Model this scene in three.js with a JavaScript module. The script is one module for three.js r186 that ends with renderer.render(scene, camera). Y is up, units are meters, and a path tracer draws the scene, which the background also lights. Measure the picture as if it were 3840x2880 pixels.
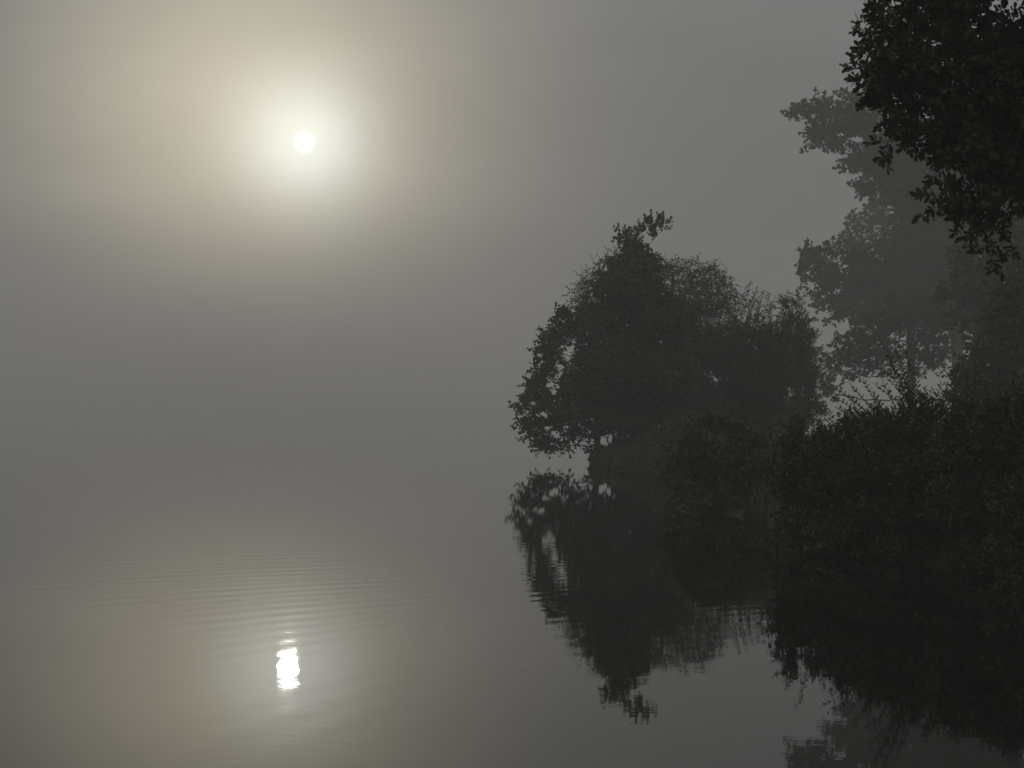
import * as THREE from 'three';
import { mergeGeometries } from 'three/addons/utils/BufferGeometryUtils.js';

// ---------------------------------------------------------------- camera, sky, sun, exposure, haze
const scene = new THREE.Scene();
const rad = THREE.MathUtils.degToRad;
const camera = new THREE.PerspectiveCamera(20.43, 4 / 3, 0.1, 4000);
camera.position.set(0, 2, 0);
camera.rotation.order = 'YXZ';
camera.rotation.set(rad(0.745), 0, rad(1.75));

const renderer = new THREE.WebGLRenderer({ antialias: true });
renderer.toneMapping = THREE.LinearToneMapping;
renderer.toneMappingExposure = 1.0;
renderer.shadowMap.enabled = true;

// value noise, used for drifting fog, bark, soil and gaps in the growth
function hash(ix, iy) { let h = (Math.imul(ix, 374761393) + Math.imul(iy, 668265263)) | 0; h = Math.imul(h ^ (h >>> 13), 1274126177); return ((h ^ (h >>> 16)) >>> 0) / 4294967296; }
function noise(x, y) { const ix = Math.floor(x), iy = Math.floor(y), u = x - ix, v = y - iy, s = u * u * (3 - 2 * u), t = v * v * (3 - 2 * v); return (hash(ix, iy) * (1 - s) + hash(ix + 1, iy) * s) * (1 - t) + (hash(ix, iy + 1) * (1 - s) + hash(ix + 1, iy + 1) * s) * t; }
const sunDir = new THREE.Vector3(-0.09955, 0.12203, -0.98752).normalize();
{ // a foggy morning sky: an even veil, the sun's disc and the aureole round it
  const W = 4096, H = 2048, data = new Float32Array(W * H * 4);
  const veil = [0.134, 0.135, 0.133], gold = [1.0, 0.872, 0.60], pale = [0.9, 1.0, 1.0];
  // the thinnest fog, and so the widest part of the glow, lies a little left of and above the disc
  const az = Math.atan2(sunDir.x, -sunDir.z) - rad(1.33), el = Math.asin(sunDir.y) + rad(0.55), deg = 180 / Math.PI;
  for (let r = 0; r < H; r++) {
    const up = ((r + 0.5) / H - 0.5) * Math.PI, y = Math.sin(up), c = Math.cos(up), dome = 1 + 2 * Math.max(0, y); // an overcast sky is three times as bright overhead as at the horizon
    for (let q = 0; q < W; q++) {
      const a = ((q + 0.5) / W - 0.5) * 2 * Math.PI, i = (r * W + q) * 4, vx = Math.cos(a) * c, vz = Math.sin(a) * c;
      const t = deg * Math.acos(Math.min(1, vx * sunDir.x + y * sunDir.y + vz * sunDir.z));
      let turn = Math.atan2(vx, -vz) - az; if (turn > Math.PI) turn -= 2 * Math.PI; if (turn < -Math.PI) turn += 2 * Math.PI;
      const glow = 0.66 * Math.exp(-Math.pow(Math.hypot(0.87 * deg * turn * c, deg * (up - el)) / 4.5, 1.7)), close = t < 20 ? 0.74 * Math.exp(-Math.pow(t / 1.6, 1.8)) : 0;
      const disc = 1.3 * THREE.MathUtils.clamp((0.205 - t) / 0.088 + 0.5, 0, 1);
      // fog drifts in uneven layers
      const drift = 0.93 + 0.08 * noise(vx * 8 + 3, y * 30 + vz * 5) + 0.05 * noise(vx * 19 - vz * 7 + 60, y * 62) + 0.02 * noise(vx * 50 + vz * 21, y * 130 + 9);
      for (let k = 0; k < 3; k++) data[i + k] = (veil[k] * dome + glow * gold[k]) * drift + close * pale[k] + disc;
      data[i + 3] = 1;
    }
  }
  const sky = new THREE.DataTexture(data, W, H, THREE.RGBAFormat, THREE.FloatType);
  sky.mapping = THREE.EquirectangularReflectionMapping; sky.magFilter = THREE.LinearFilter; sky.needsUpdate = true;
  scene.background = sky; scene.environment = sky;
}
const sun = new THREE.DirectionalLight(0xfff6ea, 0.9);
sun.name = 'sun';
sun.position.copy(sunDir).multiplyScalar(300);
sun.castShadow = true; sun.shadow.radius = 1;
sun.shadow.mapSize.set(4096, 4096);
Object.assign(sun.shadow.camera, { left: -90, right: 90, top: 90, bottom: -90, near: 1, far: 700 });
scene.add(sun, sun.target);
scene.fog = new THREE.FogExp2(new THREE.Color(0.80, 0.80, 0.805), 0.0019);

// ---------------------------------------------------------------- small tools
function rng(seed) { let a = seed >>> 0; return () => { a = (a + 0x6d2b79f5) | 0; let t = Math.imul(a ^ (a >>> 15), 1 | a); t = (t + Math.imul(t ^ (t >>> 7), 61 | t)) ^ t; return ((t ^ (t >>> 14)) >>> 0) / 4294967296; }; }
const V = (x, y, z) => new THREE.Vector3(x, y, z);
const used = {};
function numbered(n) { used[n] = (used[n] ?? -1) + 1; return used[n] ? n + '_' + String(used[n]).padStart(3, '0') : n; }

// ---------------------------------------------------------------- materials
function barkMap() {
  const W = 64, H = 256, d = new Uint8Array(W * H * 4);
  for (let y = 0; y < H; y++) for (let x = 0; x < W; x++) {
    const n = 0.5 * noise(x / 4, y / 22) + 0.3 * noise(x / 2 + 40, y / 9) + 0.2 * noise(x + 9, y / 3), v = 60 + 90 * n, i = (y * W + x) * 4;
    d[i] = v; d[i + 1] = v * 0.9; d[i + 2] = v * 0.78; d[i + 3] = 255;
  }
  const t = new THREE.DataTexture(d, W, H); t.wrapS = t.wrapT = THREE.RepeatWrapping; t.magFilter = THREE.LinearFilter; t.colorSpace = THREE.SRGBColorSpace; t.needsUpdate = true; return t;
}
const M = {
  bark: new THREE.MeshStandardMaterial({ map: barkMap(), roughness: 0.95 }),
  leaf: new THREE.MeshStandardMaterial({ color: new THREE.Color().setRGB(0.037, 0.048, 0.022), roughness: 0.62, side: THREE.DoubleSide }),
  leafOlive: new THREE.MeshStandardMaterial({ color: new THREE.Color().setRGB(0.048, 0.047, 0.022), roughness: 0.6, side: THREE.DoubleSide }),
  grass: new THREE.MeshStandardMaterial({ color: new THREE.Color().setRGB(0.07, 0.08, 0.03), roughness: 0.9, side: THREE.DoubleSide }),
};

// ---------------------------------------------------------------- setting: shore, terrain, lake
// the shoreline: land lies to the right of it and behind the camera
const shore = [[-1100, 60], [-60, 8], [-14, 1], [-3, -2.2], [3, -4], [8, -8], [10.5, -14], [9.2, -19], [7.6, -24], [7.0, -26.4], [6.7, -29], [6.1, -30.7], [5.2, -32], [4.75, -33.2], [4.8, -35], [5.3, -38.5], [5.1, -42], [4.3, -45], [3.75, -46.6], [4.0, -49], [5.0, -54], [5.2, -62], [4.6, -74], [3.7, -82], [3.5, -86], [4.4, -90], [8, -97], [12, -108], [16, -125], [19, -145], [22, -170], [34, -205], [70, -260], [900, -560]];
function shoreDistance(x, z) {
  let best = 1e9, side = 1;
  for (let i = 0; i + 1 < shore.length; i++) {
    const [ax, az] = shore[i], [bx, bz] = shore[i + 1], dx = bx - ax, dz = bz - az;
    const t = THREE.MathUtils.clamp(((x - ax) * dx + (z - az) * dz) / (dx * dx + dz * dz), 0, 1), px = x - ax - dx * t, pz = z - az - dz * t, d = px * px + pz * pz;
    if (d < best) { best = d; side = dx * (z - az) - dz * (x - ax) > 0 ? 1 : -1; }
  }
  return Math.sqrt(best) * side;
}
function landHeight(x, z) {
  const s = shoreDistance(x, z) + 0.5 * (noise(x * 0.6, z * 0.6) - 0.5);
  if (s < 0) return Math.max(-2.5, 0.5 * s);
  return 0.16 * (1 - Math.exp(-s * 2.2)) + 1.1 * (1 - Math.exp(-s / 8)) + 0.012 * Math.min(s, 60) + 0.12 * noise(x * 1.3, z * 1.3);
}
function lines(a, b, dense0, dense1, step, grow) { // grid lines: even between dense0 and dense1, ever wider outside
  const out = []; for (let v = dense0; v <= dense1; v += step) out.push(v);
  for (let v = dense1, s = step; v < b;) { s *= grow; v = Math.min(b, v + s); out.push(v); }
  for (let v = dense0, s = step; v > a;) { s *= grow; v = Math.max(a, v - s); out.unshift(v); }
  return out;
}
function sheet(xs, zs, height, normalOf) {
  const n = xs.length, m = zs.length, p = new Float32Array(n * m * 3), no = new Float32Array(n * m * 3), uv = new Float32Array(n * m * 2), ix = new Uint32Array((n - 1) * (m - 1) * 6);
  for (let j = 0, k = 0; j < m; j++) for (let i = 0; i < n; i++, k++) { p[3 * k] = xs[i]; p[3 * k + 1] = height(xs[i], zs[j]); p[3 * k + 2] = zs[j]; uv[2 * k] = xs[i]; uv[2 * k + 1] = zs[j]; if (normalOf) { const q = normalOf(xs[i], zs[j]); no[3 * k] = q.x; no[3 * k + 1] = q.y; no[3 * k + 2] = q.z; } }
  for (let j = 0, k = 0; j + 1 < m; j++) for (let i = 0; i + 1 < n; i++) { const a = j * n + i, b = a + 1, c = a + n, d = c + 1; ix[k++] = a; ix[k++] = c; ix[k++] = b; ix[k++] = b; ix[k++] = c; ix[k++] = d; }
  const g = new THREE.BufferGeometry(); g.setAttribute('position', new THREE.BufferAttribute(p, 3)); g.setAttribute('uv', new THREE.BufferAttribute(uv, 2)); g.setIndex(new THREE.BufferAttribute(ix, 1));
  if (normalOf) g.setAttribute('normal', new THREE.BufferAttribute(no, 3)); else g.computeVertexNormals();
  return g;
}
function structure(name, geometry, material) { const o = new THREE.Mesh(geometry, material); o.name = name; o.userData.kind = 'structure'; o.castShadow = o.receiveShadow = true; scene.add(o); return o; }
{
  const N = 512, d = new Uint8Array(N * N * 4);
  for (let y = 0; y < N; y++) for (let x = 0; x < N; x++) { const n = 0.4 * noise(x / 40, y / 40) + 0.35 * noise(x / 9, y / 9) + 0.25 * noise(x / 2, y / 2), i = (y * N + x) * 4; d[i] = 30 + 44 * n; d[i + 1] = 30 + 42 * n; d[i + 2] = 20 + 26 * n; d[i + 3] = 255; }
  const t = new THREE.DataTexture(d, N, N); t.wrapS = t.wrapT = THREE.RepeatWrapping; t.repeat.set(0.2, 0.2); t.magFilter = THREE.LinearFilter; t.colorSpace = THREE.SRGBColorSpace; t.needsUpdate = true;
  structure('ground', sheet(lines(-1100, 900, -4, 40, 0.6, 1.25), lines(-1500, 200, -180, 4, 0.8, 1.25), landHeight), new THREE.MeshStandardMaterial({ map: t, roughness: 1 }));
}
{ // still lake water: faint wind ripples over a slow wave train that spreads in arcs
  const N = 2048, TILE = 11, RMS = 0.0008, COUNT = 150, d = new Float32Array(N * N * 4), r = rng(5), sx = new Float32Array(N * N), sz = new Float32Array(N * N), TAU = 2 * Math.PI;
  for (let k = 0; k < COUNT; k++) { // whole numbers of waves per tile, so that it repeats without a seam
    const len = 0.035 * Math.pow(9, r()), dir = (r() + r() - 1) * 1.7 + 0.1, kx = Math.round((TILE / len) * Math.sin(dir)), kz = Math.round((TILE / len) * Math.cos(dir)), ph = r() * TAU;
    const am = RMS * Math.sqrt(2 / COUNT), ux = am * kx / Math.hypot(kx, kz), uz = am * kz / Math.hypot(kx, kz), ca = new Float32Array(N), sa = new Float32Array(N);
    for (let x = 0; x < N; x++) { ca[x] = Math.cos(TAU * kx * x / N + ph); sa[x] = Math.sin(TAU * kx * x / N + ph); }
    for (let z = 0; z < N; z++) { const c = Math.cos(TAU * kz * z / N), s = Math.sin(TAU * kz * z / N), o = z * N; for (let x = 0; x < N; x++) { const v = ca[x] * c - sa[x] * s; sx[o + x] += v * ux; sz[o + x] += v * uz; } }
  }
  for (let i = 0; i < N * N; i++) { d[4 * i] = 0.5 - 0.5 * sx[i]; d[4 * i + 1] = 0.5 - 0.5 * sz[i]; d[4 * i + 2] = 1; d[4 * i + 3] = 1; }
  const t = new THREE.DataTexture(d, N, N, THREE.RGBAFormat, THREE.FloatType); t.wrapS = t.wrapT = THREE.RepeatWrapping; t.repeat.set(1 / TILE, 1 / TILE); t.magFilter = THREE.LinearFilter; t.needsUpdate = true;
  const water = new THREE.MeshPhysicalMaterial({ color: new THREE.Color().setRGB(0.006, 0.007, 0.006), roughness: 0.007, ior: 1.28, normalMap: t });
  // rings that spread from the right bank, and a fainter set from far out
  const rings = [[14, -9.5, 0.42, 0.0028, 20, 6], [14, -9.5, 0.55, 0.0014, 25, 8], [-30, -70, 0.6, 0.0007, 52, 14]];
  const normal = V(0, 1, 0);
  const normalOf = (x, z) => {
    let gx = 0, gz = 0;
    for (const [cx, cz, len, slope, at, width] of rings) { const dx = x - cx, dz = z - cz, q = Math.hypot(dx, dz) || 1, e = slope * Math.exp(-(((q - at) / width) ** 2)) * Math.cos(6.283 * q / len + 2.5 * noise(x * 0.12, z * 0.12)); gx += e * dx / q; gz += e * dz / q; }
    return normal.set(-gx, 1, -gz).normalize();
  };
  structure('water', sheet(lines(-1100, 900, -7.5, 5, 0.055, 1.1), lines(-1500, 200, -40, -11, 0.055, 1.1), () => 0, normalOf), water);
}

// ---------------------------------------------------------------- leaves and sprays
function leafShape(kind, L, Wd, curl) { // a blade along +y, folded at the midrib
  const prof = { round: [[0, 0.02], [0.18, 0.36], [0.45, 0.5], [0.75, 0.42], [0.93, 0.2], [1, 0.0]], oak: [[0, 0.03], [0.12, 0.1], [0.22, 0.3], [0.32, 0.16], [0.46, 0.45], [0.56, 0.24], [0.7, 0.5], [0.8, 0.28], [0.9, 0.3], [1, 0.0]], lance: [[0, 0.03], [0.25, 0.4], [0.5, 0.5], [0.78, 0.32], [1, 0]] }[kind];
  const p = [], ix = [];
  prof.forEach(([t, w], i) => { const y = t * L, z = -curl * t * t * L, e = 0.25 * w * Wd; p.push(-w * Wd, y, z + e, 0, y, z, w * Wd, y, z + e); if (i) { const a = 3 * (i - 1), b = 3 * i; ix.push(a, a + 1, b, b, a + 1, b + 1, a + 1, a + 2, b + 1, b + 1, a + 2, b + 2); } });
  const g = new THREE.BufferGeometry(); g.setAttribute('position', new THREE.Float32BufferAttribute(p, 3)); g.setIndex(ix); return g;
}
function tubeInto(B, pts, radii, sides) { // tapered tube through points
  const n = pts.length, t = V(), side = V(), up = V(), base = B.p.length / 3;
  for (let i = 0; i < n; i++) {
    t.copy(pts[Math.min(i + 1, n - 1)]).sub(pts[Math.max(i - 1, 0)]).normalize();
    side.set(Math.abs(t.y) > 0.9 ? 1 : 0, Math.abs(t.y) > 0.9 ? 0 : 1, 0).cross(t).normalize(); up.copy(t).cross(side);
    for (let k = 0; k <= sides; k++) { const a = (k / sides) * 6.2832, c = Math.cos(a), s = Math.sin(a), x = side.x * c + up.x * s, y = side.y * c + up.y * s, z = side.z * c + up.z * s, r = radii[i]; B.p.push(pts[i].x + x * r, pts[i].y + y * r, pts[i].z + z * r); B.n.push(x, y, z); B.u.push(k / sides * Math.max(1, Math.round(r * 6)), pts[i].y * 0.6); }
    if (i) for (let k = 0; k < sides; k++) { const a = base + (i - 1) * (sides + 1) + k, b = a + sides + 1; B.i.push(a, a + 1, b, b, a + 1, b + 1); }
  }
}
const buf = () => ({ p: [], n: [], u: [], i: [] });
function bufGeometry(B) { const g = new THREE.BufferGeometry(); g.setAttribute('position', new THREE.Float32BufferAttribute(B.p, 3)); g.setAttribute('normal', new THREE.Float32BufferAttribute(B.n, 3)); g.setAttribute('uv', new THREE.Float32BufferAttribute(B.u, 2)); g.setIndex(B.i); return g; }
// a leafy twig along +y, about `len` long
function spray(o, seed) {
  const r = rng(seed), parts = [], bend = (r() - 0.5) * 0.5, P = (t) => V(bend * t * t * o.len, t * o.len, 0.12 * Math.sin(t * 4 + seed) * o.len);
  const B = buf(); tubeInto(B, [0, 0.33, 0.66, 1].map((t) => P(t)), [1, 0.8, 0.6, 0.3].map((k) => k * o.twig), 3); const tg = bufGeometry(B); tg.deleteAttribute('uv'); parts.push(tg);
  const q = new THREE.Quaternion(), q2 = new THREE.Quaternion(), m = new THREE.Matrix4();
  for (let k = 0; k < o.leaves; k++) {
    const t = o.tuft ? 1 - Math.pow(r(), 1.6) * 0.75 : (k + 0.6 + 0.5 * r()) / (o.leaves + 0.6), s = 0.7 + 0.55 * r(), g = leafShape(o.kind, o.leaf * s, o.leaf * o.wide * s, (r() - 0.2) * 0.5);
    const az = o.flat ? (k % 2 ? 0 : Math.PI) + (r() - 0.5) * 0.9 : r() * 6.283, lean = (o.lean ?? 0.9) * (0.65 + 0.7 * r()) * (t > 0.93 ? 0.35 : 1);
    q.setFromAxisAngle(V(0, 1, 0), az).multiply(q2.setFromAxisAngle(V(0, 0, 1), -lean)).multiply(q2.setFromAxisAngle(V(0, 1, 0), (r() - 0.5) * 2.4));
    m.compose(P(Math.min(1, t)), q, V(1, 1, 1)); g.applyMatrix4(m); g.computeVertexNormals(); parts.push(g);
  }
  return mergeGeometries(parts);
}
const sprays = {};
function sprayKind(name, o) { sprays[name] = [0, 1, 2].map((k) => spray(o, 100 + 17 * k + name.length)); }
sprayKind('oakNear', { kind: 'oak', len: 0.24, leaf: 0.085, wide: 0.58, leaves: 13, twig: 0.004, tuft: true, lean: 1.05 });
sprayKind('oakFar', { kind: 'round', len: 0.55, leaf: 0.2, wide: 0.62, leaves: 13, twig: 0.008, tuft: true, lean: 1.05 });
sprayKind('alder', { kind: 'round', len: 0.42, leaf: 0.1, wide: 0.85, leaves: 11, twig: 0.005, lean: 1.1 });
sprayKind('birch', { kind: 'round', len: 0.6, leaf: 0.06, wide: 0.7, leaves: 11, twig: 0.005, lean: 1.2 });
sprayKind('ash', { kind: 'lance', len: 0.5, leaf: 0.13, wide: 0.3, leaves: 14, twig: 0.006, lean: 0.75 });
sprayKind('sallow', { kind: 'lance', len: 0.3, leaf: 0.075, wide: 0.36, leaves: 12, twig: 0.003, lean: 0.85 });
sprayKind('broad', { kind: 'round', len: 0.3, leaf: 0.075, wide: 0.7, leaves: 12, twig: 0.004, lean: 1.0 });

// ---------------------------------------------------------------- trees and shrubs
// stems: lines of [x, y, z]; blobs: ellipsoids [x, y, z, rx, ry, rz] that the branches grow into
function plant(o) {
  const r = rng(o.seed), nodes = [];
  const add = (p, parent, limb) => { nodes.push({ p, parent, limb, kids: 0, r: 0 }); if (parent >= 0) nodes[parent].kids++; return nodes.length - 1; };
  const step = o.step;
  const root = o.stems[0][0].slice(); const ground = landHeight(root[0], root[2]);
  const rootAt = V(root[0], Math.max(ground, -0.3) - 0.08, root[2]);
  o.stems.forEach((s, k) => {
    const pts = s.map((q) => V(...q)); pts[0].y = Math.max(-0.35, landHeight(pts[0].x, pts[0].z)) - 0.1; if (pts[1].y < pts[0].y + 0.2) pts[1].y = pts[0].y + 0.2;
    const c = new THREE.CatmullRomCurve3(pts), n = Math.max(3, Math.round(c.getLength() / (step * 0.8)));
    let last = -1; for (let i = 0; i <= n; i++) { const p = c.getPoint(i / n); if (i) { p.x += (r() - 0.5) * step * 0.12; p.z += (r() - 0.5) * step * 0.12; } last = add(p, last, -1 - k); }
  });
  // points that draw the growth, thinner where a slow noise leaves gaps
  const pull = [];
  for (const [x, y, z, rx, ry, deep] of o.blobs) {
    const rz = deep * (o.deep ?? 1.5);
    const n = Math.max(3, Math.round(o.density * 4.19 * rx * ry * rz / step ** 3));
    for (let k = 0; k < n; k++) {
      const a = r() * 6.283, u = 2 * r() - 1, s = Math.sqrt(1 - u * u), q = Math.pow(r(), 0.38);
      const p = V(x + rx * q * s * Math.cos(a), y + ry * q * u, z + rz * q * s * Math.sin(a));
      if (p.y < 0.05) continue;
      if (o.gaps && noise(p.x * o.gaps + 7.3, p.y * o.gaps + p.z * o.gaps * 0.5 + 50) > (o.gapLevel ?? 0.8)) continue;
      pull.push({ p, near: -1, d: 1e9 });
    }
  }
  const upd = (from) => { for (const a of pull) for (let k = from; k < nodes.length; k++) { const d = a.p.distanceToSquared(nodes[k].p); if (d < a.d) { a.d = d; a.near = k; } } };
  upd(0);
  const kill = (o.kill ?? 1.1) * step;
  for (let it = 0; it < 160 && pull.length; it++) {
    const dirs = new Map();
    for (const a of pull) { let e = dirs.get(a.near); if (!e) dirs.set(a.near, e = V()); e.add(a.p.clone().sub(nodes[a.near].p).normalize()); }
    const from = nodes.length;
    for (const [k, e] of dirs) {
      if (nodes[k].kids > 3) { if (r() < 0.6) continue; }
      e.normalize(); e.x += (r() - 0.5) * 0.5; e.y += (r() - 0.5) * 0.5 + (o.rise ?? 0); e.z += (r() - 0.5) * 0.5; e.normalize();
      const limb = nodes[k].limb < 0 ? nodes.length : nodes[k].limb;
      add(nodes[k].p.clone().addScaledVector(e, step * (0.8 + 0.4 * r())), k, limb);
    }
    if (nodes.length === from) continue;
    upd(from);
    for (let i = pull.length - 1; i >= 0; i--) if (pull[i].d < kill * kill) { pull[i] = pull[pull.length - 1]; pull.pop(); }
  }
  // thickness by the pipe model
  const tips = nodes.filter((n) => !n.kids).length / o.stems.length, e = Math.max(1.6, Math.log(tips) / Math.log((o.trunk ?? 0.1) / o.tip)), acc = new Float64Array(nodes.length), far = new Int32Array(nodes.length);
  for (let k = nodes.length - 1; k >= 0; k--) { const n = nodes[k]; n.r = Math.max(o.tip, Math.pow(acc[k], 1 / e)); n.age = far[k]; if (n.parent >= 0) { acc[n.parent] += Math.pow(n.r, e); far[n.parent] = Math.max(far[n.parent], far[k] + 1); } }
  nodes.forEach((n) => { if (n.limb < 0 && n.p.y < rootAt.y + 1.0 && o.trunk > 0.1) n.r *= 1 + 0.5 * Math.exp(-(n.p.y - rootAt.y) * 3); });
  // chains -> tubes, one buffer per stem and per limb
  const heavy = new Int32Array(nodes.length).fill(-1);
  nodes.forEach((n, k) => { if (n.parent >= 0) { const h = heavy[n.parent], same = (x) => (nodes[x].limb === nodes[n.parent].limb ? 10 : 0) + nodes[x].r; if (h < 0 || same(k) > same(h)) heavy[n.parent] = k; } });
  const bufs = new Map(), local = (p) => p.clone().sub(rootAt);
  nodes.forEach((n, k) => {
    if (n.parent >= 0 && heavy[n.parent] === k && nodes[n.parent].limb === n.limb) return;
    const pts = [], rs = []; if (n.parent >= 0) { pts.push(local(nodes[n.parent].p)); rs.push(Math.min(nodes[n.parent].r, n.r * 1.3)); }
    for (let j = k; j >= 0;) { pts.push(local(nodes[j].p)); rs.push(nodes[j].r); const h = heavy[j]; j = h >= 0 && nodes[h].limb === nodes[j].limb ? h : -1; }
    if (pts.length < 2) return;
    if (!bufs.has(n.limb)) bufs.set(n.limb, buf());
    tubeInto(bufs.get(n.limb), pts, rs, rs[0] > 0.1 ? 9 : rs[0] > 0.03 ? 5 : 3);
  });
  const g = new THREE.Group(); g.name = numbered(o.name); g.position.copy(rootAt); g.userData = { label: o.label, category: o.category }; if (o.group) g.userData.group = o.group; scene.add(g);
  const part = (name, B, stuff) => { const m = new THREE.Mesh(bufGeometry(B), M.bark); m.name = name; m.castShadow = m.receiveShadow = true; if (stuff) m.userData.kind = 'stuff'; g.add(m); };
  const limbs = [...bufs].sort((a, b) => b[1].p.length - a[1].p.length), rest = buf(); let count = 0;
  for (const [id, B] of limbs) {
    if (id < 0) part(o.stemName ?? 'trunk', B);
    else if (count++ < 24) part('limb', B);
    else { const off = rest.p.length / 3; for (const q of ['p', 'n', 'u']) for (const v of B[q]) rest[q].push(v); for (const v of B.i) rest.i.push(v + off); }
  }
  if (rest.p.length) part('twig_growth', rest, true);
  // leaf sprays on the young wood
  const lists = [[], [], []], q = new THREE.Quaternion(), up = V(0, 1, 0);
  const put = (p, dir, s) => { q.setFromUnitVectors(up, dir).multiply(new THREE.Quaternion().setFromAxisAngle(up, r() * 6.283)); lists[Math.floor(r() * 3)].push([new THREE.Matrix4().compose(p, q, V(s, s, s)), 0.7 + 0.6 * r(), r()]); };
  nodes.forEach((n, k) => {
    if (n.parent < 0 || n.limb < 0 || n.age > (o.young ?? 5)) return;
    const d0 = n.p.clone().sub(nodes[n.parent].p).normalize(), c = n.kids ? o.leafy : o.leafy + 1;
    for (let j = 0; j < Math.floor(c + r()); j++) {
      const d = d0.clone().multiplyScalar(o.along ?? 0.7); d.x += (r() - 0.5) * 1.6; d.y += (r() - 0.5) * 1.3 + (o.lift ?? 0); d.z += (r() - 0.5) * 1.6; d.normalize();
      put(local(n.p).lerp(local(nodes[n.parent].p), r()), d, (o.sprayScale ?? 1) * (0.75 + 0.5 * r()));
    }
  });
  const shootList = [...(o.shoots ?? [])];
  if (o.wild) { const high = nodes.filter((n) => !n.kids && n.limb >= 0).sort((a, b) => b.p.y - a.p.y); for (let k = 0; k < o.wild; k++) { const n = high[Math.floor(r() * high.length * 0.3)].p, L = 0.2 + 0.5 * r() ** 2; shootList.push([[n.x, n.y - 0.08, n.z], [n.x + (r() - 0.6) * L * 0.9, n.y + L * (0.55 + 0.35 * r()), n.z + (r() - 0.5) * L * 0.8]]); } }
  // long upright shoots: a part each, with leaves set along them
  for (const [a, b] of shootList) {
    const A = local(V(...a)), E = local(V(...b)), mid = A.clone().lerp(E, 0.5); mid.x += (r() - 0.3) * 0.1 * A.distanceTo(E); mid.z += (r() - 0.5) * 0.1;
    const c = new THREE.QuadraticBezierCurve3(A, mid, E), L = c.getLength(), gs = [], B = buf(); tubeInto(B, [0, 0.25, 0.5, 0.75, 1].map((t) => c.getPoint(t)), [0.007, 0.006, 0.005, 0.0035, 0.002].map((w) => w * (o.shootScale ?? 1)), 4); const tg = bufGeometry(B); tg.deleteAttribute('uv'); gs.push(tg);
    const n = Math.round(L / (0.034 * (o.shootScale ?? 1)));
    for (let k = 2; k <= n; k++) {
      const t = k / n, T = c.getTangent(t), s = (o.shootLeaf ?? 0.08) * (0.7 + 0.5 * r()) * (t > 0.85 ? 1.25 - t * 0.6 : 1), lf = leafShape('lance', s, s * 0.36, (r() - 0.3) * 0.5);
      const side = V(k % 2 ? 1 : -1, 0.1, (r() - 0.5) * 1.6).normalize(), d = T.clone().multiplyScalar(0.75).add(side.multiplyScalar(0.85)).normalize();
      q.setFromUnitVectors(up, d).multiply(new THREE.Quaternion().setFromAxisAngle(up, r() * 6.283)); lf.applyMatrix4(new THREE.Matrix4().compose(c.getPoint(t), q, V(1, 1, 1))); lf.computeVertexNormals(); gs.push(lf);
    }
    const m = new THREE.Mesh(mergeGeometries(gs), o.leafMaterial ?? M.leaf); m.name = 'shoot'; m.castShadow = m.receiveShadow = true; g.add(m);
  }
  const tint = new THREE.Color();
  lists.forEach((list, v) => {
    if (!list.length) return;
    const im = new THREE.InstancedMesh(sprays[o.spray][v], o.leafMaterial ?? M.leaf, list.length); im.name = 'foliage'; im.userData.kind = 'stuff'; im.castShadow = im.receiveShadow = true;
    list.forEach(([m, b, w], i) => { im.setMatrixAt(i, m); im.setColorAt(i, tint.setRGB(b * (0.9 + 0.3 * w), b, b * (1 - 0.2 * w))); });
    g.add(im);
  });
  return g;
}

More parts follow.
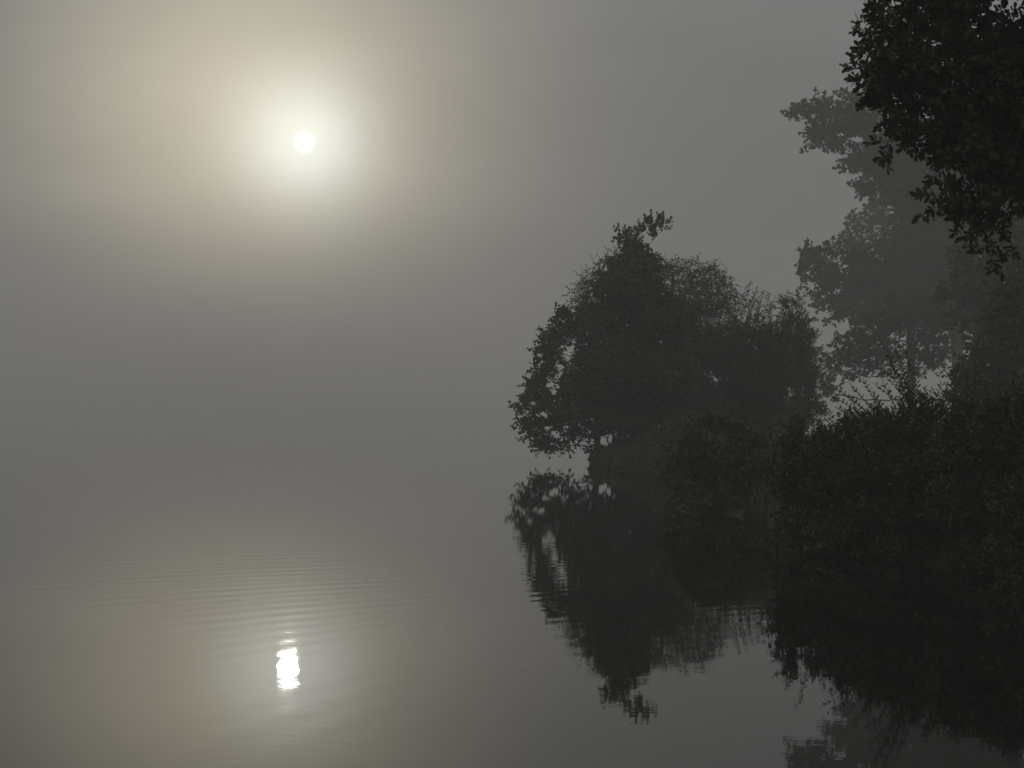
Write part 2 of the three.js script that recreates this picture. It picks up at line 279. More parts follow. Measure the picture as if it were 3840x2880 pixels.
plant({ name: 'oak_tree', label: 'near oak hanging black leafy boughs into the upper right corner', category: 'tree', seed: 11, stems: [[[8.2,0.71,-24.5],[7.95,2.19,-24.5],[7.7,3.78,-24.5],[7.34,5.36,-24.5],[7.19,6.96,-24.5],[7.1,8.3,-24.5]]], blobs: [[3.68,6.49,-23.0,0.1,0.1,0.1],[3.85,6.39,-23.0,0.18,0.17,0.18],[3.72,6.17,-23.0,0.07,0.07,0.07],[3.88,6.11,-23.0,0.15,0.12,0.15],[3.79,5.91,-23.0,0.11,0.06,0.11],[3.72,5.81,-23.0,0.09,0.07,0.09],[3.79,5.68,-23.0,0.14,0.11,0.14],[3.93,5.77,-23.0,0.18,0.25,0.25],[3.88,5.51,-23.0,0.13,0.09,0.13],[4.0,5.37,-23.0,0.15,0.11,0.15],[4.16,5.27,-23.0,0.17,0.09,0.17],[3.94,5.03,-23.0,0.1,0.03,0.1],[4.11,5.06,-23.0,0.17,0.07,0.17],[4.31,5.06,-23.0,0.17,0.1,0.17],[4.11,5.98,-23.0,0.25,0.3,0.3],[4.41,6.19,-23.0,0.35,0.4,0.4],[4.42,5.58,-23.0,0.35,0.4,0.4],[4.58,5.24,-23.0,0.25,0.2,0.25],[4.7,4.89,-23.0,0.15,0.2,0.2],[4.7,4.67,-23.0,0.12,0.1,0.12],[4.61,4.44,-23.0,0.12,0.1,0.12],[4.59,4.33,-23.0,0.08,0.05,0.08],[4.76,4.49,-23.0,0.17,0.17,0.17],[4.84,4.24,-23.0,0.12,0.12,0.12],[4.97,4.1,-23.0,0.15,0.12,0.15],[5.07,3.95,-23.0,0.13,0.08,0.13],[5.22,3.88,-23.0,0.11,0.09,0.11],[4.9,4.5,-23.0,0.25,0.3,0.3],[4.94,5.1,-23.0,0.35,0.45,0.45],[5.02,5.85,-23.0,0.45,0.55,0.55],[4.75,6.5,-23.0,0.45,0.35,0.45],[5.36,4.11,-23.0,0.18,0.22,0.22],[5.35,4.61,-23.0,0.35,0.45,0.45],[5.38,5.51,-23.0,0.4,0.55,0.55],[5.4,6.32,-23.0,0.45,0.5,0.5],[5.08,7.01,-23.0,0.8,0.35,0.8],[4.34,6.94,-23.0,0.55,0.3,0.55],[5.86,6.03,-23.0,0.45,0.8,0.8],[5.89,4.88,-23.0,0.45,0.7,0.7],[5.81,4.22,-23.0,0.3,0.35,0.35],[6.35,6.65,-23.0,0.5,1.0,1.0],[6.49,5.15,-23.0,0.5,0.9,0.9],[6.32,7.65,-23.0,1.0,0.5,1.0],[5.32,7.62,-23.0,0.8,0.4,0.8],[7.15,6.67,-23.0,0.65,1.1,1.1],[7.39,5.17,-23.0,0.65,0.9,0.9],[5.67,3.97,-23.0,0.15,0.13,0.15]], density: 0.5, step: 0.11, tip: 0.006, trunk: 0.38, spray: 'oakNear', leafy: 1.9, gaps: 2.2, young: 6 });
plant({ name: 'oak_tree', label: 'big hazy oak with wide crown and thick trunk behind the waterside trees', category: 'tree', seed: 12, stems: [[[36.44,2.16,-172.0],[36.04,5.69,-172.0],[35.72,9.42,-172.0],[35.59,13.9,-172.0],[34.87,18.37,-172.0],[34.39,22.1,-172.0]]], blobs: [[21.84,26.74,-172.0,0.6,0.3,0.6],[22.95,27.15,-172.0,0.97,0.67,0.97],[24.36,27.72,-172.0,0.75,0.9,0.9],[24.92,26.23,-172.0,1.72,1.34,1.72],[26.66,28.16,-172.0,1.05,0.52,1.05],[27.45,26.76,-172.0,1.72,1.49,1.72],[23.42,23.94,-172.0,0.3,0.3,0.3],[23.65,24.92,-172.0,0.75,0.75,0.75],[25.53,24.45,-172.0,1.27,0.82,1.27],[25.95,22.89,-172.0,0.37,0.52,0.52],[27.07,23.0,-172.0,0.97,0.97,0.97],[27.53,21.44,-172.0,0.52,0.37,0.52],[28.44,20.87,-172.0,1.12,0.75,1.12],[28.92,23.81,-172.0,1.87,1.87,1.87],[30.27,22.35,-172.0,2.24,1.49,2.24],[31.32,25.01,-172.0,2.24,2.24,2.24],[33.25,22.82,-172.0,2.61,2.24,2.61],[31.44,20.51,-172.0,2.24,1.34,2.24],[35.53,21.39,-172.0,2.99,2.61,2.99],[32.99,18.69,-172.0,2.24,1.49,2.24],[23.82,15.04,-172.0,1.05,1.12,1.12],[23.48,13.91,-172.0,0.6,0.75,0.75],[25.41,15.84,-172.0,0.97,0.75,0.97],[25.28,13.59,-172.0,1.12,1.49,1.49],[24.59,11.7,-172.0,0.75,0.6,0.75],[26.09,11.37,-172.0,1.12,1.12,1.12],[25.39,9.85,-172.0,0.52,0.37,0.52],[27.5,14.4,-172.0,1.64,1.87,1.87],[28.03,11.8,-172.0,1.64,1.72,1.72],[30.47,15.24,-172.0,2.24,1.87,2.24],[31.65,13.04,-172.0,3.36,2.09,3.36],[34.58,15.37,-172.0,3.36,2.61,3.36],[37.13,17.69,-172.0,3.36,2.99,3.36],[36.9,12.45,-172.0,3.36,2.99,3.36],[40.18,15.54,-172.0,3.36,4.11,4.11],[39.29,20.75,-172.0,3.36,3.36,3.36],[35.04,25.49,-172.0,2.24,1.87,2.24],[38.42,25.22,-172.0,3.36,2.99,3.36],[31.53,17.52,-172.0,1.49,1.12,1.49]], density: 0.5, step: 0.4, tip: 0.014, trunk: 0.5, spray: 'oakFar', leafy: 2.9, gaps: 0.7, young: 6, sprayScale: 1.1 });
plant({ name: 'oak_tree', label: 'middle-distance oak crown between the near oak boughs and the thick hazy trunk', category: 'tree', seed: 41, stems: [[[26.15,1.88,-104.0],[25.98,4.81,-104.0],[25.71,8.19,-104.0],[25.16,11.57,-104.0]]], blobs: [[21.81,10.11,-104.0,0.9,0.81,0.9],[21.4,8.74,-104.0,0.68,0.68,0.68],[22.53,8.78,-104.0,1.13,1.13,1.13],[21.89,7.17,-104.0,0.9,0.9,0.9],[23.38,10.61,-104.0,1.13,1.13,1.13],[24.47,12.0,-104.0,1.13,1.13,1.13],[23.66,8.81,-104.0,1.35,1.58,1.58],[25.0,9.3,-104.0,1.81,2.26,2.26],[23.04,6.53,-104.0,1.35,1.13,1.35],[25.09,6.14,-104.0,1.81,1.58,1.81],[26.78,10.26,-104.0,1.81,2.71,2.71],[26.89,6.2,-104.0,1.81,1.81,1.81],[25.8,13.18,-104.0,1.58,1.35,1.58]], density: 0.5, step: 0.34, tip: 0.011, trunk: 0.3, spray: 'oakFar', leafy: 2, gaps: 0.9, young: 6, sprayScale: 0.75 });
plant({ name: 'broadleaf_tree', label: 'palest thin-leaved tree showing through the gap in the hazy oak crown', category: 'tree', seed: 13, stems: [[[38.77,1.82,-205.0],[38.4,7.15,-205.0],[37.76,13.82,-205.0],[36.96,18.7,-205.0]]], blobs: [[33.1,21.34,-205.0,1.78,1.16,1.78],[34.86,22.11,-205.0,1.78,1.16,1.78],[36.23,20.9,-205.0,2.05,1.51,2.05],[32.04,19.44,-205.0,1.33,1.16,1.33],[34.04,19.5,-205.0,2.22,1.6,2.22],[38.61,23.21,-205.0,3.11,2.22,3.11],[38.94,19.65,-205.0,3.11,2.67,3.11]], density: 0.5, step: 0.42, tip: 0.014, trunk: 0.35, spray: 'oakFar', leafy: 1.0, gaps: 0.6, young: 6 });
plant({ name: 'broadleaf_tree', label: 'low spreading hazy tree with a thin bare trunk above the light gap', category: 'tree', seed: 14, stems: [[[25.32,2.11,-135.0],[25.23,4.22,-135.0],[25.15,5.98,-135.0],[24.97,8.32,-135.0],[24.58,9.77,-135.0]]], blobs: [[21.43,7.09,-135.0,1.17,0.76,1.17],[20.73,5.9,-135.0,1.23,0.59,1.23],[20.01,5.23,-135.0,0.76,0.64,0.76],[21.75,6.16,-135.0,1.47,0.88,1.47],[22.88,7.67,-135.0,1.76,1.29,1.76],[23.94,6.23,-135.0,1.64,0.7,1.64],[24.89,8.9,-135.0,2.64,1.29,2.64],[26.39,7.77,-135.0,1.35,1.29,1.35],[26.15,5.86,-135.0,1.17,0.59,1.17],[27.29,7.21,-135.0,0.59,0.88,0.88],[22.94,5.32,-135.0,0.88,0.35,0.88],[20.34,3.92,-135.0,0.53,0.53,0.53],[19.78,3.17,-135.0,0.41,0.47,0.47],[27.04,5.45,-135.0,0.35,0.35,0.35],[22.36,5.3,-135.0,1.0,0.41,1.0],[21.2,4.83,-135.0,0.76,0.35,0.76],[23.83,5.2,-135.0,0.88,0.35,0.88],[25.58,5.4,-135.0,0.7,0.41,0.7],[22.32,6.62,-135.0,1.76,0.88,1.76],[26.13,6.59,-135.0,1.47,0.88,1.47],[19.89,4.35,-135.0,0.41,0.59,0.59],[27.32,6.04,-135.0,0.47,0.7,0.7]], density: 0.5, step: 0.34, tip: 0.011, trunk: 0.2, spray: 'oakFar', leafy: 1.7, gaps: 3, young: 6, sprayScale: 0.75 });
plant({ name: 'broadleaf_tree', label: 'broad rounded tree at the water tip with boughs spreading left over the lake', category: 'tree', seed: 15, stems: [[[3.62,-0.08,-85.0],[3.46,0.89,-85.0],[3.53,2.28,-85.0],[3.92,4.14,-85.0],[4.42,6.0,-85.0],[4.92,7.68,-85.0],[5.03,8.98,-85.0]],[[4.46,-0.04,-86.0],[4.39,1.19,-86.0],[4.57,2.69,-86.0],[5.26,4.58,-86.0],[5.79,5.72,-86.0]],[[5.47,0.01,-86.5],[5.5,1.41,-86.5],[5.73,2.54,-86.5],[6.44,3.88,-86.5]]], blobs: [[4.36,9.22,-85.0,0.41,0.17,0.41],[5.16,9.5,-85.0,0.48,0.2,0.48],[5.67,9.77,-85.0,0.3,0.18,0.3],[4.98,8.7,-85.0,0.48,0.33,0.48],[4.82,7.95,-85.0,1.07,0.63,1.07],[4.42,7.02,-85.0,1.37,0.85,1.37],[3.32,5.78,-85.0,1.22,0.85,1.22],[2.13,5.47,-85.0,0.63,0.7,0.7],[1.5,4.71,-85.0,0.55,0.66,0.66],[1.57,3.7,-85.0,0.74,0.74,0.74],[1.0,3.13,-85.0,0.48,0.44,0.48],[1.2,2.54,-85.0,0.85,0.52,0.85],[0.47,2.11,-85.0,0.41,0.18,0.41],[0.86,1.61,-85.0,0.55,0.33,0.55],[0.88,0.95,-85.0,0.3,0.15,0.3],[1.53,0.78,-85.0,0.63,0.37,0.63],[2.21,0.73,-85.0,0.48,0.3,0.48],[2.51,1.88,-85.0,1.11,0.92,1.11],[2.29,2.98,-85.0,1.11,0.92,1.11],[4.12,3.78,-85.0,1.7,1.75,1.75],[5.71,5.86,-85.0,1.48,1.14,1.48],[5.96,3.83,-85.0,1.48,1.11,1.48],[6.26,2.37,-86.0,1.31,0.75,1.31],[3.18,1.26,-85.0,0.55,0.37,0.55],[4.17,1.84,-85.0,1.29,0.74,1.29],[3.21,0.57,-85.0,0.22,0.33,0.33],[5.54,1.6,-86.0,1.05,0.49,1.05],[1.18,4.28,-85.0,0.22,0.09,0.22],[1.03,3.81,-85.0,0.26,0.11,0.26],[0.95,3.42,-85.0,0.22,0.11,0.22],[0.82,2.97,-85.0,0.3,0.13,0.3],[0.54,2.48,-85.0,0.3,0.11,0.3],[0.47,2.08,-85.0,0.3,0.11,0.3],[0.71,1.75,-85.0,0.3,0.13,0.3],[0.9,1.5,-85.0,0.3,0.13,0.3],[1.06,1.14,-85.0,0.26,0.13,0.26],[1.48,0.59,-85.0,0.22,0.15,0.22],[1.96,0.57,-85.0,0.22,0.15,0.22],[1.24,4.76,-85.0,0.18,0.13,0.18],[1.34,5.28,-85.0,0.18,0.15,0.18],[1.92,6.15,-85.0,0.22,0.15,0.22],[2.29,6.68,-85.0,0.15,0.18,0.18],[5.97,9.71,-85.0,0.15,0.11,0.15],[4.03,8.95,-85.0,0.15,0.11,0.15]], density: 0.5, step: 0.18, tip: 0.007, trunk: 0.1, spray: 'alder', leafy: 1.15, gaps: 2.1, gapLevel: 0.67, young: 6 });
plant({ name: 'broadleaf_tree', label: 'wispy fine-twigged tree whose thin crown shows behind the broad rounded tree', category: 'tree', seed: 16, stems: [[[6.99,0.03,-91.0],[6.83,2.0,-91.0],[6.66,4.37,-91.0],[6.69,6.74,-91.0],[6.75,8.13,-91.0]]], blobs: [[3.27,7.58,-91.0,0.67,0.67,0.67],[2.84,6.82,-91.0,0.59,0.59,0.59],[3.87,8.43,-91.0,0.51,0.51,0.51],[4.56,8.65,-91.0,0.59,0.59,0.59],[6.85,8.23,-91.0,0.91,0.67,0.91],[8.04,7.97,-91.0,0.99,0.67,0.99],[8.84,7.6,-91.0,0.67,0.71,0.71],[9.26,7.02,-91.0,0.43,0.67,0.67],[7.48,6.96,-91.0,1.58,0.91,1.58],[5.69,7.1,-91.0,1.58,0.99,1.58],[2.67,5.83,-91.0,0.51,0.51,0.51],[8.49,6.2,-91.0,0.99,0.79,0.99],[7.32,5.57,-91.0,0.99,0.79,0.99]], density: 0.5, step: 0.2, tip: 0.006, trunk: 0.15, spray: 'birch', leafy: 1.2, gaps: 1.5, young: 6, lift: -0.2 });
plant({ name: 'broadleaf_tree', label: 'bushy tree with spiky upright shoots, right of the wispy crown', category: 'tree', seed: 17, stems: [[[9.64,0.16,-89.0],[9.63,1.7,-89.0],[9.73,3.64,-89.0],[9.97,5.19,-89.0],[10.23,6.17,-89.0]],[[8.86,0.13,-89.0],[8.66,1.67,-89.0],[8.55,3.02,-89.0]]], blobs: [[10.09,5.74,-89.0,0.46,0.39,0.46],[10.54,5.71,-89.0,0.46,0.39,0.46],[9.49,5.18,-89.0,1.16,0.7,1.16],[10.75,4.93,-89.0,1.0,0.85,1.0],[8.74,4.48,-89.0,1.47,0.81,1.47],[10.12,3.55,-89.0,1.74,1.28,1.74],[8.42,2.05,-89.0,1.74,1.16,1.74],[10.74,2.12,-89.0,1.74,1.16,1.74],[7.52,3.36,-88.0,0.96,0.96,0.96],[8.14,5.04,-89.0,0.89,0.7,0.89],[7.58,4.35,-89.0,0.97,0.77,0.97],[9.09,5.71,-89.0,0.43,0.31,0.43]], density: 0.5, step: 0.2, tip: 0.007, trunk: 0.12, spray: 'ash', leafy: 1.7, gaps: 1.5, young: 6, lift: 0.6, shoots: [[9.4,7.13,-88.0],[9.69,7.68,-88.0],[9.97,7.42,-88.0],[10.24,7.31,-88.0],[10.47,7.2,-88.0],[10.74,7.1,-88.0],[9.18,6.74,-88.0],[10.99,6.49,-88.0],[9.56,6.87,-88.0],[10.13,7.08,-88.0],[10.61,6.9,-88.0],[9.86,7.07,-88.0]].map(([x, y, z], i) => [[x - 0.35, y - 1.5, z + 0.1 * i], [x, y, z]]), shootScale: 1.8, shootLeaf: 0.2 });
plant({ name: 'broadleaf_tree', label: 'narrow pointed tree between the spiky upright shoots and the big hazy oak', category: 'tree', seed: 18, stems: [[[12.66,0.23,-94.0],[12.61,2.17,-94.0],[12.52,5.02,-94.0],[12.45,7.47,-94.0]]], blobs: [[12.46,7.07,-94.0,0.2,0.45,0.45],[11.86,6.8,-94.0,0.16,0.37,0.37],[12.49,6.15,-94.0,0.57,0.61,0.61],[12.05,5.83,-94.0,0.53,0.61,0.61],[12.65,5.03,-94.0,0.78,0.9,0.9],[12.73,3.6,-94.0,0.94,1.02,1.02],[12.46,2.16,-94.0,1.22,1.02,1.22],[11.91,3.78,-94.0,0.82,1.22,1.22]], density: 0.5, step: 0.2, tip: 0.007, trunk: 0.12, spray: 'ash', leafy: 1.7, gaps: 1.5, young: 6, lift: 0.9, rise: 0.15 });
plant({ name: 'broadleaf_tree', label: 'dark hazy tree at the right picture edge below the near oak boughs', category: 'tree', seed: 19, stems: [[[16.99,1.42,-72.0],[16.89,2.98,-72.0],[16.74,4.85,-72.0],[16.85,6.42,-72.0]]], blobs: [[16.67,6.25,-72.0,0.53,0.56,0.56],[16.25,5.62,-72.0,0.47,0.41,0.47],[17.04,5.48,-72.0,0.94,0.94,0.94],[16.28,4.68,-72.0,0.72,0.56,0.72],[15.67,4.03,-72.0,0.56,0.38,0.56],[17.08,3.92,-72.0,1.09,0.94,1.09],[15.85,3.26,-72.0,0.78,0.56,0.78],[17.95,6.45,-72.0,1.25,1.56,1.56],[18.17,3.95,-72.0,1.25,1.41,1.41]], density: 0.5, step: 0.2, tip: 0.008, trunk: 0.2, spray: 'alder', leafy: 1.9, gaps: 1.3, young: 6, sprayScale: 1.1 });
plant({ name: 'bank_shrub', label: 'dense dark shrub at the foot of the hazy oak trunk, right side', category: 'shrub', seed: 20, stemName: 'stem', stems: [[[12.01,1.33,-56.0],[12.01,2.24,-56.0],[12.04,2.73,-56.0]],[[12.86,1.32,-56.0],[12.83,2.26,-56.0],[12.82,2.75,-56.0]]], blobs: [[11.83,3.21,-56.0,0.41,0.41,0.41],[11.61,2.59,-56.0,0.32,0.32,0.32],[12.09,2.61,-56.0,0.73,0.49,0.73],[12.94,2.75,-56.0,0.73,0.56,0.73],[13.67,2.9,-56.0,0.73,0.73,0.73],[12.35,2.01,-56.0,0.97,0.49,0.97]], density: 0.5, step: 0.17, tip: 0.006, trunk: 0.06, spray: 'broad', leafy: 1.8, young: 6, group: 'shrubs along the bank' });
plant({ name: 'bank_shrub', label: 'small shrub at the foot of the broad rounded tree, touching the far waterline', category: 'shrub', seed: 21, stemName: 'stem', stems: [[[4.02,-0.02,-84.5],[3.97,0.46,-84.5],[4.03,0.83,-84.5]],[[4.59,-0.01,-84.8],[4.6,0.66,-84.8]]], blobs: [[3.92,0.27,-84.5,0.4,0.48,0.48],[4.46,0.57,-84.5,0.66,0.48,0.66],[5.19,0.77,-84.5,0.66,0.62,0.66],[3.84,-0.06,-84.5,0.26,0.22,0.26],[3.77,0.1,-84.0,0.26,0.26,0.26],[4.27,0.11,-84.0,0.47,0.26,0.47],[4.9,0.13,-84.0,0.47,0.29,0.47]], density: 0.5, step: 0.17, tip: 0.006, trunk: 0.04, spray: 'alder', leafy: 1.8, young: 6, group: 'shrubs along the bank' });
plant({ name: 'bank_shrub', label: 'rounded shrub on the far bank just right of the broad tree trunk', category: 'shrub', seed: 22, stemName: 'stem', stems: [[[6.11,0.01,-83.0],[6.1,0.55,-83.0],[6.01,1.09,-83.0]],[[6.83,-0.0,-83.0],[6.88,0.94,-83.0]]], blobs: [[5.56,0.54,-83.0,0.65,0.65,0.65],[6.26,0.92,-83.0,0.79,0.83,0.83],[7.17,0.95,-83.0,0.79,1.01,1.01],[5.93,0.1,-83.0,0.72,0.29,0.72],[5.36,0.0,-82.5,0.54,0.21,0.54],[6.25,-0.0,-82.5,0.64,0.21,0.64],[7.15,0.06,-82.5,0.72,0.36,0.72],[7.85,0.44,-82.5,0.72,0.72,0.72]], density: 0.5, step: 0.17, tip: 0.006, trunk: 0.05, spray: 'alder', leafy: 1.8, young: 6, group: 'shrubs along the bank' });
plant({ name: 'bank_shrub', label: 'low waterside shrub in front of the broad tree foot, half behind the olive shrub', category: 'shrub', seed: 23, stemName: 'stem', stems: [[[5.39,0.03,-76.5],[5.3,0.32,-76.5],[5.21,0.57,-76.5]],[[5.8,0.04,-76.5],[5.82,0.59,-76.5]]], blobs: [[4.03,0.23,-76.0,0.3,0.2,0.3],[4.52,0.31,-76.0,0.43,0.3,0.43],[5.09,0.5,-76.0,0.49,0.46,0.49],[5.58,0.59,-76.0,0.59,0.56,0.59],[4.94,0.16,-76.0,0.49,0.23,0.49],[6.09,0.36,-76.0,0.59,0.43,0.59]], density: 0.5, step: 0.17, tip: 0.006, trunk: 0.05, spray: 'alder', leafy: 1.8, young: 6, sprayScale: 0.85, group: 'shrubs along the bank' });
plant({ name: 'bank_shrub', label: 'waterside shrub whose left edge shows beside the olive shrub', category: 'shrub', seed: 24, stemName: 'stem', stems: [[[5.32,0.08,-64.5],[5.25,0.47,-64.5],[5.16,0.75,-64.5]],[[5.88,0.1,-64.5],[5.92,0.63,-64.5]]], blobs: [[4.72,0.3,-64.0,0.22,0.22,0.22],[5.06,0.62,-64.0,0.42,0.47,0.47],[5.68,0.78,-64.0,0.56,0.61,0.61],[5.28,0.21,-64.0,0.56,0.22,0.56],[6.24,0.65,-64.0,0.56,0.69,0.69],[6.11,0.23,-64.0,0.56,0.28,0.56]], density: 0.5, step: 0.17, tip: 0.006, trunk: 0.05, spray: 'alder', leafy: 1.8, young: 6, sprayScale: 0.85, group: 'shrubs along the bank' });
const sallow = { name: 'waterside_shrub', category: 'shrub', stemName: 'stem', density: 0.5, step: 0.1, tip: 0.0035, trunk: 0.035, spray: 'sallow', leafy: 1.7, gaps: 3, young: 6, lift: 0.35, group: 'dark shrubs on the near bank', wild: 26 };
plant({ ...sallow, label: 'olive shrub leaning out over the water, leftmost of the near shrubs', wild: 34, step: 0.115, tip: 0.0045, seed: 31, stems: [[[5.01,0.13,-46.0],[4.84,0.64,-46.0],[4.58,1.23,-46.0],[4.41,1.73,-46.0]],[[4.61,0.1,-46.0],[4.2,0.42,-46.0],[3.79,0.71,-46.0]],[[5.55,0.13,-46.4],[5.58,0.96,-46.4],[5.61,1.56,-46.4]]], blobs: [[3.96,1.67,-46.0,0.22,0.18,0.22],[4.21,1.94,-46.0,0.16,0.12,0.16],[4.51,1.85,-46.0,0.34,0.24,0.34],[3.87,1.36,-46.0,0.34,0.28,0.34],[3.6,1.01,-46.0,0.28,0.3,0.3],[3.47,0.65,-46.0,0.2,0.24,0.24],[3.7,0.36,-46.0,0.32,0.22,0.32],[4.28,1.03,-46.0,0.56,0.5,0.56],[4.5,0.43,-46.0,0.6,0.3,0.6],[5.01,1.7,-46.0,0.34,0.24,0.34],[5.37,1.51,-46.0,0.3,0.22,0.3],[5.28,0.96,-46.0,0.66,0.54,0.66],[5.87,1.22,-46.0,0.4,0.36,0.4],[5.4,0.46,-46.0,0.7,0.3,0.7],[4.01,0.22,-46.0,0.4,0.14,0.4],[6.29,0.69,-46.0,0.4,0.4,0.4],[4.9,0.25,-46.0,0.6,0.14,0.6],[5.7,0.27,-46.0,0.6,0.14,0.6],[6.17,1.48,-46.0,0.24,0.18,0.24],[3.67,0.3,-44.9,0.27,0.14,0.27],[4.11,0.25,-44.9,0.33,0.14,0.33],[4.69,0.24,-44.9,0.39,0.14,0.39],[5.28,0.23,-44.9,0.39,0.14,0.39],[5.86,0.27,-44.9,0.39,0.16,0.39],[3.59,0.48,-45.2,0.26,0.24,0.26],[3.93,0.37,-45.2,0.33,0.24,0.33],[4.42,0.34,-45.2,0.39,0.22,0.39],[5.01,0.34,-45.2,0.43,0.22,0.43],[5.6,0.38,-45.2,0.43,0.24,0.43],[6.09,0.41,-45.2,0.35,0.26,0.35],[3.53,0.24,-44.8,0.23,0.14,0.23],[3.9,0.17,-44.8,0.33,0.12,0.33],[4.39,0.16,-44.8,0.35,0.12,0.35],[4.88,0.18,-44.8,0.35,0.12,0.35]], leafMaterial: M.leafOlive, spray: 'broad', sprayScale: 0.68, shoots: [[[5.97,1.43,-46.0],[6.07,2.03,-46.0]],[[4.56,1.78,-46.0],[4.34,2.31,-46.0]],[[4.06,1.72,-46.0],[3.85,2.06,-46.0]],[[5.06,1.75,-46.0],[5.2,2.25,-46.0]]] });
plant({ ...sallow, label: 'near shrub with arching leafy shoots against the light gap, right of the olive shrub', seed: 32, stems: [[[4.9,0.07,-33.0],[4.81,0.78,-33.0],[4.71,1.49,-33.0]],[[5.18,0.08,-33.0],[5.3,0.94,-33.0],[5.35,1.8,-33.0]]], blobs: [[4.32,1.45,-33.0,0.16,0.14,0.16],[4.53,1.6,-33.0,0.24,0.24,0.24],[4.38,1.81,-33.0,0.1,0.1,0.1],[5.0,1.65,-33.0,0.29,0.21,0.29],[5.31,1.81,-33.0,0.29,0.2,0.29],[5.57,1.74,-33.0,0.36,0.32,0.36],[4.59,0.99,-33.0,0.43,0.47,0.47],[5.37,1.09,-33.0,0.64,0.57,0.64],[4.89,0.43,-33.0,0.69,0.32,0.69],[4.61,0.2,-33.0,0.36,0.16,0.36],[5.32,0.17,-33.0,0.5,0.16,0.5],[5.74,0.6,-33.0,0.29,0.43,0.43],[4.28,0.33,-31.9,0.25,0.18,0.25],[4.59,0.23,-31.9,0.32,0.19,0.32],[4.94,0.24,-31.9,0.32,0.19,0.32],[5.29,0.22,-31.9,0.32,0.19,0.32],[5.56,0.16,-31.9,0.28,0.18,0.28],[4.15,0.2,-31.7,0.18,0.14,0.18],[4.4,0.12,-31.7,0.21,0.11,0.21]], shoots: [[[5.56,2.06,-33.0],[4.92,2.42,-33.0]],[[5.56,2.13,-33.0],[5.06,2.49,-33.0]],[[5.63,2.17,-33.0],[5.22,2.61,-33.0]],[[5.73,2.17,-33.0],[5.44,2.68,-33.0]],[[5.41,2.05,-33.0],[4.98,2.23,-33.0]],[[5.77,2.17,-33.0],[5.54,2.52,-33.0]],[[4.74,1.75,-33.0],[4.53,2.48,-33.0]],[[4.53,1.7,-33.0],[4.15,1.96,-33.0]],[[4.57,1.45,-33.0],[4.11,1.62,-33.0]],[[4.42,1.74,-33.0],[4.35,2.06,-33.0]]] });
plant({ ...sallow, label: 'tallest near shrub with upright leafy shoots before the thin hazy trunk', seed: 33, stems: [[[5.93,0.06,-32.0],[5.87,0.86,-32.0],[5.75,1.68,-32.0]],[[6.21,0.07,-32.0],[6.32,1.01,-32.0],[6.37,1.84,-32.0]]], blobs: [[5.56,1.99,-32.0,0.25,0.14,0.25],[5.84,2.07,-32.0,0.28,0.15,0.28],[6.22,2.12,-32.0,0.28,0.15,0.28],[5.81,1.83,-32.0,0.49,0.28,0.49],[6.37,1.95,-32.0,0.42,0.25,0.42],[6.03,1.35,-32.0,0.69,0.53,0.69],[5.98,0.65,-32.0,0.76,0.42,0.76],[6.67,0.88,-32.0,0.49,0.63,0.63],[5.72,0.19,-32.0,0.42,0.17,0.42],[6.28,0.17,-32.0,0.49,0.18,0.49],[6.76,0.15,-32.0,0.42,0.21,0.42],[5.61,0.08,-31.0,0.34,0.15,0.34],[6.02,0.06,-31.0,0.34,0.15,0.34],[6.42,0.07,-31.0,0.34,0.16,0.34]], shoots: [[[6.05,2.11,-32.0],[5.52,3.23,-32.0]],[[6.05,2.11,-32.0],[5.72,3.23,-32.0]],[[6.07,2.18,-32.0],[5.89,3.2,-32.0]],[[6.05,2.11,-32.0],[5.61,3.0,-32.0]],[[5.97,2.25,-32.0],[5.68,2.79,-32.0]],[[6.15,2.25,-32.0],[6.03,2.81,-32.0]],[[6.15,2.25,-32.0],[6.2,2.55,-32.0]],[[6.29,2.26,-32.0],[6.45,2.62,-32.0]],[[6.36,2.26,-32.0],[6.57,2.57,-32.0]],[[5.8,2.17,-32.0],[5.55,2.65,-32.0]],[[6.12,2.18,-32.0],[5.47,2.87,-32.0]],[[6.04,2.32,-32.0],[5.82,2.87,-32.0]],[[5.94,2.21,-32.0],[5.44,2.59,-32.0]],[[6.22,2.22,-32.0],[6.31,2.57,-32.0]]] });
plant({ ...sallow, label: 'black shrub mass on the near bank, right of the tall shoots', seed: 34, stems: [[[6.74,0.05,-30.0],[6.71,0.96,-30.0],[6.62,1.87,-30.0]],[[7.06,0.06,-30.0],[7.16,1.11,-30.0],[7.14,1.89,-30.0]]], blobs: [[6.35,2.09,-30.0,0.3,0.18,0.3],[6.68,2.04,-30.0,0.3,0.22,0.3],[7.14,2.12,-30.0,0.36,0.29,0.36],[6.56,1.68,-30.0,0.52,0.36,0.52],[7.15,1.56,-30.0,0.59,0.49,0.59],[6.71,0.9,-30.0,0.72,0.59,0.72],[7.37,0.72,-30.0,0.59,0.65,0.65],[7.67,1.64,-30.0,0.52,0.59,0.59],[6.6,0.15,-30.0,0.46,0.14,0.46],[7.13,0.1,-30.0,0.52,0.14,0.52],[6.11,0.17,-28.6,0.31,0.16,0.31],[6.48,0.12,-28.6,0.37,0.16,0.37],[6.86,0.1,-28.6,0.37,0.16,0.37]] });
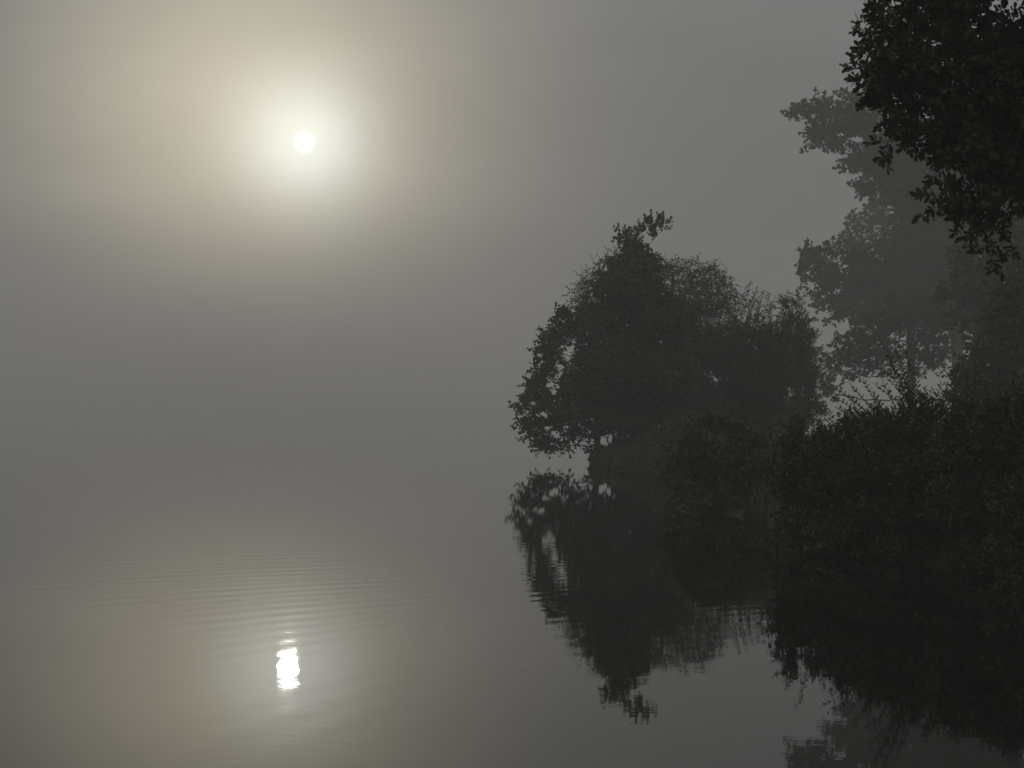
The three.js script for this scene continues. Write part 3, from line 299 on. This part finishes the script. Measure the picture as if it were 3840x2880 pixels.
plant({ ...sallow, label: 'nearest black shrub at the right picture edge above the water', seed: 35, stems: [[[6.95,-0.02,-27.0],[6.98,0.98,-27.0],[7.02,1.8,-27.0]],[[7.24,-0.01,-27.0],[7.38,1.23,-27.0]]], blobs: [[6.75,0.68,-27.0,0.53,0.53,0.53],[7.2,1.57,-27.0,0.53,0.64,0.64],[7.23,0.52,-27.0,0.64,0.47,0.64],[7.62,1.29,-27.0,0.59,0.82,0.82],[6.65,0.18,-27.0,0.47,0.18,0.47],[7.24,0.05,-27.0,0.53,0.18,0.53],[6.21,0.11,-25.9,0.28,0.15,0.28],[6.55,0.06,-25.9,0.34,0.17,0.34],[7.0,0.02,-25.9,0.39,0.17,0.39]] });

{ // rough grass on the bank, too fine to count
  const r = rng(77), blades = []; for (let k = 0; k < 14; k++) { const h = 0.25 + 0.3 * r(), g = leafShape('lance', h, 0.012, 0.5 * r()); g.rotateX((r() - 0.5) * 0.7); g.rotateY(r() * 6.28); g.translate((r() - 0.5) * 0.16, 0, (r() - 0.5) * 0.16); blades.push(g); }
  const g = mergeGeometries(blades); g.computeVertexNormals(); const list = [], q = new THREE.Quaternion();
  for (let k = 0; k < 60000 && list.length < 9000; k++) { const z = -6 - 150 * r() ** 1.5, x = 3 + (12 + 0.15 * -z) * r(), s = shoreDistance(x, z); if (s < 0.1 || s > 9) continue; const c = 0.8 + 0.6 * r(); list.push(new THREE.Matrix4().compose(V(x, landHeight(x, z) - 0.02, z), q.setFromAxisAngle(V(0, 1, 0), r() * 6.28), V(c, c, c))); }
  const im = new THREE.InstancedMesh(g, M.grass, list.length); list.forEach((m, i) => im.setMatrixAt(i, m)); im.name = 'bank_grass'; im.castShadow = im.receiveShadow = true;
  im.userData = { kind: 'stuff', label: 'rough grass covering the bank beneath the shrubs and trees', category: 'grass' }; scene.add(im);
}
{ // reeds along the waterline of the bank, too many to count
  const r = rng(78), blades = []; for (let k = 0; k < 22; k++) { const h = 0.25 + 0.35 * r(), g = leafShape('lance', h, 0.02, 0.35 * r()); g.rotateX((r() - 0.5) * 0.6); g.rotateY(r() * 6.28); g.translate((r() - 0.5) * 0.3, 0, (r() - 0.5) * 0.3); blades.push(g); }
  const g = mergeGeometries(blades); g.computeVertexNormals(); const list = [], q = new THREE.Quaternion();
  for (let k = 0; k < 200000 && list.length < 1900; k++) { const z = -26 - 74 * r(), x = 2.5 + 6 * r(), s = shoreDistance(x, z); if (s < -0.2 || s > 0.8 + 0.4 * noise(x, z) || (z > -56 && noise(x * 0.8, z * 0.8) < 0.62)) continue; const c = 0.6 + 0.7 * r(); list.push(new THREE.Matrix4().compose(V(x, Math.max(-0.1, landHeight(x, z) - 0.03), z), q.setFromAxisAngle(V(0, 1, 0), r() * 6.28), V(c, c, c))); }
  const im = new THREE.InstancedMesh(g, M.leaf, list.length); list.forEach((m, i) => im.setMatrixAt(i, m)); im.name = 'reeds'; im.castShadow = im.receiveShadow = true;
  im.userData = { kind: 'stuff', label: 'dark reeds fringing the waterline of the wooded bank', category: 'reeds' }; scene.add(im);
}
renderer.render(scene, camera);
